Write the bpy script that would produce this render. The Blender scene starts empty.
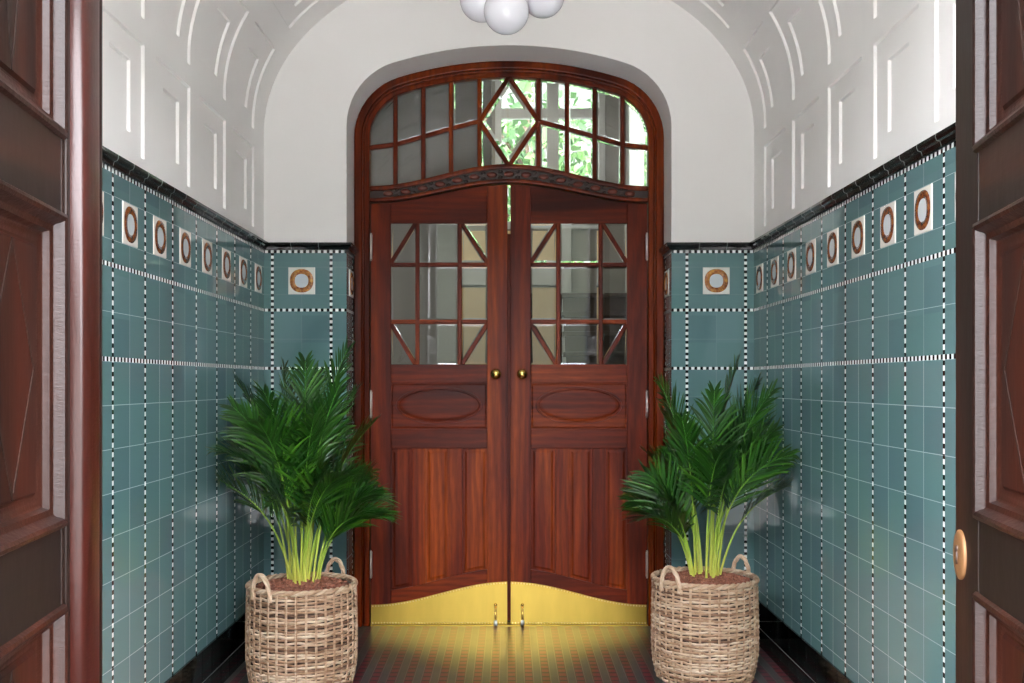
import bpy, bmesh, math, random
from math import sin, cos, pi, sqrt, radians
from mathutils import Vector, Matrix

C = bpy.context.scene.collection
S = bpy.context.scene

# ------------------------------------------------------------------ camera, sky, light, exposure
EYE = 1.358          # camera height above the floor
F = 1066.0           # focal length in pixels for a 1024 px wide picture
cam_d = bpy.data.cameras.new('camera')
cam_d.sensor_width = 36.0
cam_d.lens = F / 1024.0 * 36.0
cam_d.shift_x = 3.0 / 1024.0
cam_d.shift_y = 41.5 / 1024.0
cam_d.clip_start = 0.05
cam_d.clip_end = 200
cam = bpy.data.objects.new('camera', cam_d)
cam.location = (0, 0, EYE)
cam.rotation_euler = (pi / 2, 0, 0)
C.objects.link(cam)
S.camera = cam

S.view_settings.view_transform = 'Standard'
S.view_settings.look = 'None'
S.view_settings.gamma = 1.0
S.view_settings.exposure = 1.5
S.view_settings.use_curve_mapping = False

world = bpy.data.worlds.new('sky')
S.world = world
world.use_nodes = True
_bg = world.node_tree.nodes['Background']
_bg.inputs['Color'].default_value = (0.94, 0.95, 1.0, 1)
_bg.inputs['Strength'].default_value = 13.0

# unseen fill light added to brighten the stair hall behind the doors
ld = bpy.data.lights.new('hall_fill', 'AREA')
ld.energy = 9
ld.size = 1.2
ld.color = (1.0, 0.93, 0.8)
lo = bpy.data.objects.new('hall_fill', ld)
lo.location = (-0.3, 8.6, 4.3)
C.objects.link(lo)

ld2 = bpy.data.lights.new('hall_front_fill', 'AREA')  # second unseen fill, added to lift the dark screen wall
ld2.energy = 2.6
ld2.size = 0.5
ld2.color = (1.0, 0.96, 0.9)
lo2 = bpy.data.objects.new('hall_front_fill', ld2)
lo2.location = (-1.5, 6.6, 2.3)
lo2.rotation_euler = (0.9, 0, -0.5)
C.objects.link(lo2)

# ------------------------------------------------------------------ main measures
W = 1.30             # half width of the vestibule
YB = 5.656           # back wall face
YD = 5.967           # face of the inner doors
ZL = 2.10            # top of the tiled dado
SP = 0.3114          # spacing of the mosaic strips
ZC, AZ = 2.69, 0.93  # vault: spring height and rise


# ------------------------------------------------------------------ node helpers
class NT:
    def __init__(self, name):
        self.m = bpy.data.materials.new(name)
        self.m.use_nodes = True
        self.t = self.m.node_tree
        self.b = self.t.nodes['Principled BSDF']

    def n(self, kind, **kw):
        nd = self.t.nodes.new(kind)
        for k, v in kw.items():
            setattr(nd, k, v)
        return nd

    def put(self, sock, v):
        if isinstance(v, bpy.types.NodeSocket):
            self.t.links.new(v, sock)
        elif v is not None:
            if sock.type == 'RGBA' and len(v) == 3:
                v = (*v, 1)
            sock.default_value = v

    def math(self, op, a, b=None, c=None):
        nd = self.n('ShaderNodeMath', operation=op)
        for i, v in enumerate((a, b, c)):
            if v is not None:
                self.put(nd.inputs[i], v)
        return nd.outputs[0]

    def mix(self, f, a, b, blend='MIX'):
        nd = self.n('ShaderNodeMix', data_type='RGBA', blend_type=blend)
        self.put(nd.inputs[0], f)
        self.put(nd.inputs[6], a)
        self.put(nd.inputs[7], b)
        return nd.outputs[2]

    def ramp(self, f, stops):
        nd = self.n('ShaderNodeValToRGB')
        el = nd.color_ramp.elements
        while len(el) < len(stops):
            el.new(0.5)
        for e, (p, c) in zip(el, stops):
            e.position = p
            e.color = (*c, 1)
        self.put(nd.inputs[0], f)
        return nd.outputs[0]

    def noise(self, vec, scale, detail=2, rough=0.5, dist=0.0):
        nd = self.n('ShaderNodeTexNoise')
        if vec is not None:
            self.put(nd.inputs['Vector'], vec)
        nd.inputs['Scale'].default_value = scale
        nd.inputs['Detail'].default_value = detail
        nd.inputs['Roughness'].default_value = rough
        nd.inputs['Distortion'].default_value = dist
        return nd.outputs[0]

    def coord(self, which='Object'):
        return self.n('ShaderNodeTexCoord').outputs[which]

    def scaled(self, vec, s):
        nd = self.n('ShaderNodeVectorMath', operation='MULTIPLY')
        self.put(nd.inputs[0], vec)
        nd.inputs[1].default_value = s
        return nd.outputs[0]

    def bump(self, h, strength, dist=0.002):
        nd = self.n('ShaderNodeBump')
        nd.inputs['Strength'].default_value = strength
        nd.inputs['Distance'].default_value = dist
        self.put(nd.inputs['Height'], h)
        self.t.links.new(nd.outputs[0], self.b.inputs['Normal'])

    def set(self, **kw):
        names = dict(color='Base Color', rough='Roughness', metal='Metallic', spec='Specular IOR Level',
                     coat='Coat Weight', coat_rough='Coat Roughness', trans='Transmission Weight', ior='IOR',
                     emit='Emission Color', emit_s='Emission Strength', normal='Normal', aniso='Anisotropic')
        for k, v in kw.items():
            self.put(self.b.inputs[names[k]], v)
        return self


def srgb(r, g, b):
    f = lambda c: (c / 12.92) if c <= 0.04045 else ((c + 0.055) / 1.055) ** 2.4
    return (f(r / 255), f(g / 255), f(b / 255))


def plain(name, col, rough=0.5, metal=0.0, var=0.0, scale=8, **kw):
    m = NT(name)
    if var:
        nz = m.noise(m.coord(), scale, 3)
        m.set(color=m.mix(nz, tuple(c * (1 - var) for c in col), tuple(min(1, c * (1 + var)) for c in col)))
    else:
        m.set(color=col)
    m.set(rough=rough, metal=metal, **kw)
    return m.m


# ------------------------------------------------------------------ materials
def wood(name, dark, mid, light, axis, rough=0.42, coat=0.0, wav=0.15, fig=1.0, spec=0.17, ripple=0.0):
    m = NT(name)
    co = m.coord()
    st = {'z': (1, 1, 0.09), 'x': (0.09, 1, 1)}[axis]
    v = m.scaled(co, st)
    big = m.noise(v, 5.0, 3, 0.55, 0.6)
    rings = m.n('ShaderNodeTexWave', wave_type='RINGS', rings_direction='Y')
    m.put(rings.inputs['Vector'], m.scaled(co, tuple(a * 2.2 for a in st)))
    rings.inputs['Scale'].default_value = 4.0
    rings.inputs['Distortion'].default_value = 7.0
    rings.inputs['Detail'].default_value = 2.0
    rings.inputs['Detail Scale'].default_value = 1.2
    fine = m.noise(v, 95.0, 3, 0.6)
    base = m.ramp(big, [(0.32, dark), (0.5, mid), (0.70, light)])
    c = m.mix(m.math('MULTIPLY', rings.outputs[1], 0.38 * fig), base, dark)
    c = m.mix(m.math('MULTIPLY', m.math('SUBTRACT', fine, 0.38), 1.1), c, tuple(x * 0.35 for x in dark))
    m.set(color=c, rough=rough, coat=coat, coat_rough=0.25, spec=spec)
    w = m.noise(m.scaled(co, (1, 1, 0.5)), 22, 2)
    if ripple:
        w = m.math('ADD', w, m.math('MULTIPLY', m.noise(m.scaled(co, (1, 1, 3.0)), 70, 3, 0.6), ripple))
    m.bump(m.math('ADD', m.math('MULTIPLY', fine, 0.35), w), wav, 0.004)
    return m.m


WD = (srgb(56, 11, 2), srgb(110, 34, 7), srgb(160, 68, 12))
WOOD_V = wood('varnished_pine_upright', *WD, 'z')
WOOD_H = wood('varnished_pine_level', *WD, 'x')
WF = (srgb(64, 16, 2), srgb(114, 39, 6), srgb(146, 64, 10))
FRAME_V = wood('varnished_frame_wood', *WF, 'z', rough=0.32)
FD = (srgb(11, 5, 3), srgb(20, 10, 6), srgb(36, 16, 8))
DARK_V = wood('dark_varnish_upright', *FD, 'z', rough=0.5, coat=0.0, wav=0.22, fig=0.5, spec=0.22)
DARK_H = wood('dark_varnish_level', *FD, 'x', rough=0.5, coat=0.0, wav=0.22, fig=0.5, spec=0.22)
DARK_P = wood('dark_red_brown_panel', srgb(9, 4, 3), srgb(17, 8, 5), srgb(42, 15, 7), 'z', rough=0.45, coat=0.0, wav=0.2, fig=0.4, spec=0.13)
GLOSS = wood('glossy_dark_moulding', srgb(16, 7, 5), srgb(26, 12, 8), srgb(44, 19, 11), 'z', rough=0.36, coat=0.0, wav=0.35, fig=0.4, spec=0.2, ripple=0.6)
PILAST = wood('red_brown_varnish', srgb(28, 8, 4), srgb(46, 14, 8), srgb(70, 20, 10), 'z', rough=0.34, coat=0.05, wav=0.3, fig=0.4, spec=0.3, ripple=0.4)
CARVED = plain('dark_stained_carving', srgb(40, 22, 14), 0.45, var=0.3, scale=30)
BEADW = plain('red_brown_bead', srgb(104, 46, 30), 0.35, var=0.2, scale=40)


def brass(name, col, rough, var=0.12, scale=6.0, streak=False):
    m = NT(name)
    co = m.coord()
    nz = m.noise(m.scaled(co, (1.0, 1.0, 0.25 if streak else 1.0)), scale, 4, 0.6)
    m.set(color=m.mix(nz, tuple(c * (1 - 2 * var) for c in col), tuple(min(1, c * (1 + var)) for c in col)), metal=1.0,
          rough=m.math('ADD', m.math('MULTIPLY', nz, 0.22), rough - 0.11))
    m.bump(nz, 0.012, 0.004)
    return m.m


BRASS = brass('rubbed_brass', srgb(224, 190, 90), 0.33, 0.14, 7, True)
BRASSK = brass('polished_brass', srgb(214, 176, 92), 0.2)
NAIL = plain('bright_brass_nail', srgb(250, 232, 170), 0.35, 1.0)
COPPERY = plain('aged_brass', srgb(112, 78, 46), 0.55, 0.4, var=0.2, scale=30)
STEEL = plain('pale_steel', srgb(225, 222, 216), 0.45, 0.6)
GLASS = NT('bevelled_glass')
GLASS.set(color=(0.97, 0.985, 0.98), rough=0.0, trans=1.0, ior=1.5)
GLASS = GLASS.m
PLASTER = NT('white_plaster')
_n = PLASTER.noise(PLASTER.coord(), 4, 4)
PLASTER.set(color=PLASTER.mix(_n, srgb(236, 234, 231), srgb(242, 240, 237)), rough=0.6)
PLASTER.bump(PLASTER.noise(PLASTER.coord(), 30, 3), 0.05, 0.002)
PLASTER = PLASTER.m
BLACK = NT('black_glazed_tile')
BLACK.set(color=srgb(12, 16, 16), rough=0.08)
BLACK = BLACK.m
GROUT = plain('pale_grout', srgb(150, 155, 150), 0.7)


def tile_mat(name, u0, joint):
    """glazed green tiles with strips of black and white mosaic; UV is in metres: u along the wall, v the height"""
    m = NT(name)
    uv = m.n('ShaderNodeUVMap', uv_map='UVMap').outputs[0]
    sx = m.n('ShaderNodeSeparateXYZ')
    m.put(sx.inputs[0], uv)
    u, v = sx.outputs[0], sx.outputs[1]
    M = m.math
    hw = 0.0075
    du = M('WRAP', M('SUBTRACT', u, u0), SP / 2, -SP / 2)
    L1, L2, L0 = 1.745, 1.436, 2.055
    au = M('ABSOLUTE', du)
    strip_v = M('LESS_THAN', au, hw)
    strip_h = None
    for L in (L0, L1, L2):
        s_ = M('LESS_THAN', M('ABSOLUTE', M('SUBTRACT', v, L)), hw)
        strip_h = s_ if strip_h is None else M('MAXIMUM', strip_h, s_)
    p = SP / 10.0
    fv = M('FRACT', M('DIVIDE', M('SUBTRACT', v, L1 - p * 0.25), p))
    fu = M('FRACT', M('DIVIDE', M('SUBTRACT', u, u0 - p * 0.25), p))
    chk = M('ADD', M('MULTIPLY', M('LESS_THAN', fv, 0.52), M('SUBTRACT', 1.0, strip_h)), M('MULTIPLY', M('LESS_THAN', fu, 0.52), strip_h))
    strip = M('MAXIMUM', strip_v, strip_h)
    # grout joints
    t = 0.1437
    below = M('LESS_THAN', v, L2 - hw)
    gh1 = M('MULTIPLY', below, M('LESS_THAN', M('ABSOLUTE', M('WRAP', M('SUBTRACT', v, L2 - hw), t / 2, -t / 2)), 0.0012))
    gh2 = M('LESS_THAN', M('ABSOLUTE', M('SUBTRACT', v, (L1 + L2) / 2)), 0.0009)
    gh3 = M('LESS_THAN', M('ABSOLUTE', M('SUBTRACT', M('ABSOLUTE', M('SUBTRACT', v, (L1 + L0) / 2)), 0.0727)), 0.0009)
    dm = M('SUBTRACT', SP / 2, au)
    gv = M('LESS_THAN', dm, M('ADD', 0.0008, M('MULTIPLY', below, 0.0007)))
    g = M('MAXIMUM', M('MAXIMUM', gh1, gh2), M('MAXIMUM', gh3, gv))
    # one tint and one tilt per tile
    iu = M('FLOOR', M('DIVIDE', M('SUBTRACT', u, u0), SP / 2))
    iv = M('FLOOR', M('DIVIDE', M('SUBTRACT', v, L2 - hw), t))
    cx = m.n('ShaderNodeCombineXYZ')
    m.put(cx.inputs[0], iu)
    m.put(cx.inputs[1], iv)
    wn = m.n('ShaderNodeTexWhiteNoise', noise_dimensions='2D')
    m.put(wn.inputs['Vector'], cx.outputs[0])
    col = m.ramp(wn.outputs[0], [(0.0, srgb(86, 116, 119)), (0.5, srgb(96, 128, 129)), (1.0, srgb(91, 125, 124))])
    col = m.mix(g, col, joint)
    dots = m.mix(chk, srgb(10, 18, 18), srgb(244, 248, 246))
    col = m.mix(strip, col, dots)
    m.set(color=col, rough=M('ADD', 0.035, M('MULTIPLY', g, 0.4)))
    geo = m.n('ShaderNodeNewGeometry').outputs['Normal']
    sub = m.n('ShaderNodeVectorMath', operation='SUBTRACT')
    m.put(sub.inputs[0], wn.outputs[1])
    sub.inputs[1].default_value = (0.5, 0.5, 0.5)
    sc = m.n('ShaderNodeVectorMath', operation='MULTIPLY')
    m.put(sc.inputs[0], sub.outputs[0])
    sc.inputs[1].default_value = (0.012, 0.012, 0.012)
    wv = m.n('ShaderNodeTexNoise')
    m.put(wv.inputs['Vector'], m.coord())
    wv.inputs['Scale'].default_value = 9
    wv2 = m.n('ShaderNodeVectorMath', operation='SUBTRACT')
    m.put(wv2.inputs[0], wv.outputs['Color'])
    wv2.inputs[1].default_value = (0.5, 0.5, 0.5)
    wv3 = m.n('ShaderNodeVectorMath', operation='MULTIPLY')
    m.put(wv3.inputs[0], wv2.outputs[0])
    wv3.inputs[1].default_value = (0.02, 0.02, 0.02)
    a1 = m.n('ShaderNodeVectorMath', operation='ADD')
    m.put(a1.inputs[0], sc.outputs[0])
    m.put(a1.inputs[1], wv3.outputs[0])
    a2 = m.n('ShaderNodeVectorMath', operation='ADD')
    m.put(a2.inputs[0], geo)
    m.put(a2.inputs[1], a1.outputs[0])
    nn = m.n('ShaderNodeVectorMath', operation='NORMALIZE')
    m.put(nn.inputs[0], a2.outputs[0])
    m.set(normal=nn.outputs[0])
    return m.m


def floor_mat():
    m = NT('mosaic_floor_tile')
    M = m.math
    sx = m.n('ShaderNodeSeparateXYZ')
    m.put(sx.inputs[0], m.coord())
    x, y = sx.outputs[0], sx.outputs[1]
    px, py = 0.0787, 0.068
    dx = M('ABSOLUTE', M('WRAP', M('SUBTRACT', x, 0.013), px / 2, -px / 2))
    dy = M('ABSOLUTE', M('WRAP', y, py / 2, -py / 2))
    inside = M('LESS_THAN', y, 5.42)
    red = M('MULTIPLY', M('MULTIPLY', M('LESS_THAN', dx, 0.0165), M('LESS_THAN', dy, 0.024)), 1.0)
    col_d = M('LESS_THAN', dx, 0.0185)
    line = M('LESS_THAN', M('ABSOLUTE', M('SUBTRACT', dx, 0.021)), 0.0022)
    nz = m.noise(m.coord(), 14, 3)
    grey = m.mix(nz, srgb(50, 58, 55), srgb(68, 74, 70))
    c = m.mix(col_d, grey, srgb(30, 28, 27))
    c = m.mix(red, c, m.mix(nz, srgb(80, 28, 36), srgb(102, 38, 44)))
    c = m.mix(line, c, srgb(88, 84, 78))
    border = m.mix(nz, srgb(50, 50, 42), srgb(70, 66, 56))
    c = m.mix(inside, m.mix(0.4, c, border), c)
    m.set(color=c, rough=0.32, spec=0.11)
    m.bump(m.noise(m.coord(), 5, 2), 0.05, 0.004)
    return m.m


# ------------------------------------------------------------------ mesh helpers
class MB:
    """collects geometry and links it as ONE mesh object"""

    def __init__(self):
        self.v, self.f, self.mi, self.sm = [], [], [], []
        self.uv = {}
        self.cur, self.smooth = 0, False
        self.tone, self.tv = {}, None

    def vert(self, p):
        self.v.append(tuple(p))
        if self.tv is not None:
            self.tone[len(self.v) - 1] = self.tv
        return len(self.v) - 1

    def face(self, idx, uv=None, smooth=None):
        self.f.append(tuple(idx))
        self.mi.append(self.cur)
        self.sm.append(self.smooth if smooth is None else smooth)
        if uv:
            self.uv[len(self.f) - 1] = uv

    def quad(self, a, b, c, d, uv=None):
        self.face([self.vert(p) for p in (a, b, c, d)], uv)

    def box(self, x0, x1, y0, y1, z0, z1):
        i = [self.vert((x, y, z)) for x in (x0, x1) for y in (y0, y1) for z in (z0, z1)]
        for q in ((0, 1, 3, 2), (4, 6, 7, 5), (0, 4, 5, 1), (2, 3, 7, 6), (0, 2, 6, 4), (1, 5, 7, 3)):
            self.face([i[k] for k in q], smooth=False)

    def prism(self, poly, y0, y1):
        """polygon in x,z pushed from y0 (front) to y1"""
        a = [self.vert((x, y0, z)) for x, z in poly]
        b = [self.vert((x, y1, z)) for x, z in poly]
        n = len(poly)
        self.face(a, smooth=False)
        self.face(b[::-1], smooth=False)
        for k in range(n):
            self.face([a[k], b[k], b[(k + 1) % n], a[(k + 1) % n]], smooth=False)

    def frustum(self, poly, inner, y0, y1):
        """polygon at y1 rising to the inner polygon at y0"""
        a = [self.vert((x, y0, z)) for x, z in inner]
        b = [self.vert((x, y1, z)) for x, z in poly]
        n = len(poly)
        self.face(a, smooth=False)
        self.face(b[::-1], smooth=False)
        for k in range(n):
            self.face([a[k], b[k], b[(k + 1) % n], a[(k + 1) % n]], smooth=False)

    def tube(self, pts, r, sides=8, cap=True, closed=False, squash=1.0):
        pts = [Vector(p) for p in pts]
        n = len(pts)
        rr = r if isinstance(r, (list, tuple)) else [r] * n
        rings = []
        up = Vector((0, 0, 1))
        prev = None
        for k in range(n):
            if closed:
                t = pts[(k + 1) % n] - pts[k - 1]
            else:
                t = pts[min(k + 1, n - 1)] - pts[max(k - 1, 0)]
            t.normalize()
            if prev is None:
                ref = up if abs(t.z) < 0.9 else Vector((0, 1, 0))
                prev = (ref - t * ref.dot(t)).normalized()
            else:
                prev = (prev - t * prev.dot(t)).normalized()
            bn = t.cross(prev)
            rings.append([self.vert(pts[k] + (prev * cos(2 * pi * s / sides) + bn * sin(2 * pi * s / sides) * squash) * rr[k]) for s in range(sides)])
        for k in range(n if closed else n - 1):
            a, b = rings[k], rings[(k + 1) % n]
            for s in range(sides):
                self.face([a[s], a[(s + 1) % sides], b[(s + 1) % sides], b[s]], smooth=True)
        if cap and not closed:
            self.face(rings[0][::-1], smooth=False)
            self.face(rings[-1], smooth=False)

    def lathe(self, prof, n=32, M=None):
        """profile of (r, h) about z, through matrix M"""
        M = M or Matrix()
        rings = []
        for r, h in prof:
            if r < 1e-5:
                rings.append([self.vert(M @ Vector((0, 0, h)))])
            else:
                rings.append([self.vert(M @ Vector((r * cos(2 * pi * k / n), r * sin(2 * pi * k / n), h))) for k in range(n)])
        for a, b in zip(rings, rings[1:]):
            for k in range(n):
                k2 = (k + 1) % n
                if len(a) == 1 and len(b) == 1:
                    continue
                if len(a) == 1:
                    self.face([a[0], b[k], b[k2]], smooth=True)
                elif len(b) == 1:
                    self.face([a[k], b[0], a[k2]], smooth=True)
                else:
                    self.face([a[k], b[k], b[k2], a[k2]], smooth=True)

    def ellipsoid(self, c, r, n=16, m=8):
        M = Matrix.Translation(c) @ Matrix.Diagonal((r[0], r[1], r[2], 1))
        self.lathe([(sin(pi * k / m), -cos(pi * k / m)) for k in range(m + 1)], n, M)

    def build(self, name, mat, parent=None, bevel=0.0, seg=2, sharp=None, fix=True, flip=False):
        me = bpy.data.meshes.new(name)
        me.from_pydata(self.v, [], self.f)
        for mm in (mat if isinstance(mat, (list, tuple)) else [mat]):
            me.materials.append(mm)
        me.polygons.foreach_set('material_index', self.mi)
        me.polygons.foreach_set('use_smooth', self.sm)
        if self.uv:
            uvl = me.uv_layers.new(name='UVMap')
            for fi, uv in self.uv.items():
                for li, c in zip(me.polygons[fi].loop_indices, uv):
                    uvl.data[li].uv = c
        if self.tone:
            at = me.color_attributes.new('tone', 'FLOAT_COLOR', 'POINT')
            for i, c in self.tone.items():
                at.data[i].color = (c, c, c, 1)
        if fix or sharp is not None or flip:
            bm = bmesh.new()
            bm.from_mesh(me)
            if fix:
                bmesh.ops.recalc_face_normals(bm, faces=bm.faces)
            if flip:
                bmesh.ops.reverse_faces(bm, faces=bm.faces)
            if sharp is not None:
                for f in bm.faces:
                    f.smooth = True
                for e in bm.edges:
                    if len(e.link_faces) != 2 or e.calc_face_angle(0) > sharp:
                        e.smooth = False
            bm.to_mesh(me)
            bm.free()
        me.update()
        o = bpy.data.objects.new(name, me)
        C.objects.link(o)
        if parent:
            o.parent = parent
        if bevel:
            b = o.modifiers.new('edge', 'BEVEL')
            b.width = bevel
            b.segments = seg
            b.limit_method = 'ANGLE'
            b.angle_limit = radians(40)
        return o


def tag(o, label=None, cat=None, group=None, kind=None):
    for k, v in (('label', label), ('category', cat), ('group', group), ('kind', kind)):
        if v:
            o[k] = v
    return o


def empty(name, loc, label, cat, group=None, kind=None, rz=0):
    o = bpy.data.objects.new(name, None)
    o.empty_display_size = 0.1
    o.location = loc
    o.rotation_euler = (0, 0, rz)
    C.objects.link(o)
    return tag(o, label, cat, group, kind)


# curves of the doorway --------------------------------------------------
def arch_pts(hw, top, R, r, n1=10, n2=24, z0=None):
    """three-centred arch from the left spring over the crown to the right one; from z0 up if given"""
    zb = top - R
    xc = hw - r
    zc = zb + sqrt((R - r) ** 2 - xc ** 2)
    a = math.atan2(xc, zc - zb)
    half = []
    for k in range(n2 // 2 + 1):
        t = a * k / (n2 // 2)
        half.append((R * sin(t), zb + R * cos(t)))
    for k in range(1, n1 + 1):
        t = a + (pi / 2 - a) * k / n1
        half.append((xc + r * sin(t), zc + r * cos(t)))
    if z0 is not None:
        half.append((hw, z0))
    return [(-x, z) for x, z in half[::-1]] + half[1:]


def arch_z(x, hw, top, R, r):
    zb = top - R
    xc = hw - r
    zc = zb + sqrt((R - r) ** 2 - xc ** 2)
    xt = xc * R / (R - r)
    x = abs(x)
    if x <= xt:
        return zb + sqrt(R * R - x * x)
    return zc + sqrt(max(0, r * r - (x - xc) ** 2))


OPEN = (0.862, 3.15, 2.10, 0.35)
INNER = (0.777, 3.066, 2.015, 0.265)
wave = lambda x: 0.5 + 0.5 * cos(pi * min(abs(x), 0.775) / 0.775)
K = lambda x: 0.1165 + 0.1295 * wave(x)       # upper edge of the kick plate
T = lambda x: 2.363 + 0.106 * wave(x)         # upper edge of the leaves
B = lambda x: 2.433 + 0.123 * wave(x)         # upper edge of the carved band


def xs(a, b, n):
    return [a + (b - a) * k / n for k in range(n + 1)]


# ------------------------------------------------------------------ room shell: floor
TILE_SIDE = tile_mat('green_tile_side', 3.1865, srgb(132, 158, 160))
TILE_BACK = tile_mat('green_tile_back', 0.944, srgb(102, 128, 130))

mb = MB()
mb.box(-1.42, 1.42, 1.1, YD + 0.1, -0.1, 0.0)
floor = tag(mb.build('floor', floor_mat()), 'dark grey mosaic floor with rows of red tiles in the vestibule', 'floor', kind='structure')
mb = MB()
mb.box(-14, 14, -16, 1.1, -0.16, -0.06)
pave = plain('grey_paving', srgb(150, 148, 144), 0.8, var=0.15, scale=3)
tag(mb.build('ground', pave), 'grey street paving outside the entrance', 'pavement', kind='structure')


# the house across the street, seen only as a reflection
mb = MB()
mb.box(-14, 14, -15, -14, -0.06, 5.4)
mb.prism([(-14.2, 5.4), (14.2, 5.4), (14.2, 5.6), (-14.2, 5.6)], -15, -13.7)
hs_ = tag(mb.build('wall_street', plain('grey_green_render', srgb(50, 55, 44), 0.8, var=0.2, scale=1.5)), 'house front across the street', 'building', kind='structure')
for k in range(-5, 6):
    mb = MB()
    mb.box(k * 2.4 - 0.55, k * 2.4 + 0.55, -14.03, -13.98, 1.0, 3.2)
    mb.build('window_pane', plain('dark_window', srgb(40, 46, 52), 0.1), hs_)

# side walls with their sunk panels ---------------------------------------
def vault_pt(t, d=0.0):
    """t = arc coordinate: height on the wall up to ZC, then angle on the vault; d pushes outward. Right side."""
    if t <= ZC:
        return (W + d, t)
    if t >= ZC + pi:
        return (-W - d, 2 * ZC + pi - t)
    a = (t - ZC)
    nx, nz = cos(a) / W, sin(a) / AZ
    l = sqrt(nx * nx + nz * nz)
    return (W * cos(a) + d * nx / l, ZC + AZ * sin(a) + d * nz / l)


PY = [5.435 - 0.545 * k for k in range(7)]         # far edge of each panel along the wall
PW = 0.415
STEP = 0.011


def depth_fn(t, y, ranks):
    for (a, b, ia, ib) in ranks:
        if a < t < b:
            for far in PY:
                if far - PW < y < far:
                    if ia < t < ib and far - PW + 0.112 < y < far - 0.112:
                        return 2 * STEP
                    return STEP
    return 0.0


def relief(sx, t0, t1, ranks, y0, y1, nt):
    e = 0.0022
    ts = set(xs(t0, t1, nt))
    for r in ranks:
        for q in r:
            ts.update((q - e, q + e))
    ys = {y0, y1}
    for far in PY:
        for q in (far, far - PW, far - 0.112, far - PW + 0.112):
            if y0 < q < y1:
                ys.update((q - e, q + e))
    ts = sorted(t for t in ts if t0 - 1e-9 <= t <= t1 + 1e-9)
    ys = sorted(ys)
    mb = MB()
    idx = []
    for t in ts:
        row = []
        for y in ys:
            x, z = vault_pt(t, depth_fn(t, y, ranks))
            row.append(mb.vert((sx * x, y, z)))
        idx.append(row)
    for i in range(len(ts) - 1):
        for j in range(len(ys) - 1):
            mb.face([idx[i][j], idx[i + 1][j], idx[i + 1][j + 1], idx[i][j + 1]])
    return mb


LOW = [(2.156, 2.562, 2.227, 2.476)]
UP = [(2.655, ZC + radians(23.4), 2.735, ZC + radians(17.5)),
      (ZC + radians(30.7), ZC + radians(54), ZC + radians(35.5), ZC + radians(49)),
      (ZC + radians(63), ZC + radians(117), ZC + radians(68), ZC + radians(112))]
Y0 = 1.36
for sx, nm in ((-1, 'left'), (1, 'right')):
    o = relief(sx, ZL - 0.02, 2.605, LOW, Y0, YB + 0.02, 2).build('wall_' + nm, PLASTER, sharp=radians(30))
    tag(o, 'white plaster wall with sunk double panels above green tiles on the %s side' % nm, 'wall', kind='structure')
    x = sx * W
    mb = MB()
    ya, yb = Y0, YB + 0.005
    q = [(x, ya, 0), (x, yb, 0), (x, yb, 2.08), (x, ya, 2.08)]
    uvq = [(p[1], p[2]) for p in q]
    mb.quad(*q, uv=uvq)
    d = mb.build('tile_dado', TILE_SIDE, o, fix=False, flip=(sx < 0))
    tag(d, 'green glazed tile dado with black and white mosaic strips')
    # black cornice of the dado
    mb = MB()
    y = YB
    prof = [(0.0, 2.0635), (0.012, 2.0635), (0.016, 2.078), (0.026, 2.081), (0.030, 2.090), (0.030, 2.1), (0.0, 2.104)]
    while y > Y0:
        a, b = y - 0.1437, y - 0.0022
        for (d0, z0), (d1, z1) in zip(prof, prof[1:]):
            mb.quad((x - sx * d0, a, z0), (x - sx * d0, b, z0), (x - sx * d1, b, z1), (x - sx * d1, a, z1))
        y -= 0.1459
    mb.cur = 1
    for (d0, z0), (d1, z1) in zip(prof, prof[1:]):
        d0, d1 = max(0, d0 - 0.0012), max(0, d1 - 0.0012)
        mb.quad((x - sx * d0, Y0, z0), (x - sx * d0, YB, z0), (x - sx * d1, YB, z1), (x - sx * d1, Y0, z1))
    mb.build('tile_cornice', [BLACK, GROUT], o)
    # black skirting of two rows of tiles
    mb = MB()
    y = YB - 0.002
    while y > Y0:
        a, b = y - 0.1437, y - 0.0022
        for z0, z1 in ((0.0, 0.0925), (0.0955, 0.229)):
            mb.box(min(x, x - sx * 0.009), max(x, x - sx * 0.009), a, b, z0 + 0.001, z1)
        y -= 0.1459
    mb.cur = 1
    mb.box(min(x, x - sx * 0.0075), max(x, x - sx * 0.0075), Y0, YB - 0.002, 0, 0.228)
    tag(mb.build('baseboard_' + nm, [BLACK, GROUT]), 'black glazed tile skirting along the %s wall' % nm, 'skirting', kind='structure')

# street front with the entrance opening
mb = MB()
f0, f1 = 1.12, 1.36
mb.prism([(-1.7, -0.1), (-0.76, -0.1), (-0.76, 3.05), (-1.7, 3.05)], f0, f1)
mb.prism([(0.82, -0.1), (1.7, -0.1), (1.7, 3.05), (0.82, 3.05)], f0, f1)
mb.prism([(-1.7, 3.05), (1.7, 3.05), (1.7, 4.2), (-1.7, 4.2)], f0, f1)
tag(mb.build('wall_front', PLASTER), 'street front wall around the entrance opening', 'wall', kind='structure')

tj = empty('trim_3', (0, 1.24, 0), 'dark wooden lining added to the entrance opening against bright reflections', 'door frame', kind='structure')  # added to hide the lit opening edge mirrored in the door panes
for x0, x1 in ((-0.76, -0.735), (0.795, 0.82)):
    mb = MB()
    mb.box(x0, x1, -0.13, 0.05, 0.0, 3.05)
    mb.build('jamb', DARK_V, tj, bevel=0.004)
mb = MB()
mb.box(-0.735, 0.795, -0.13, 0.05, 3.02, 3.05)
mb.build('head', DARK_H, tj, bevel=0.004)

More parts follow.
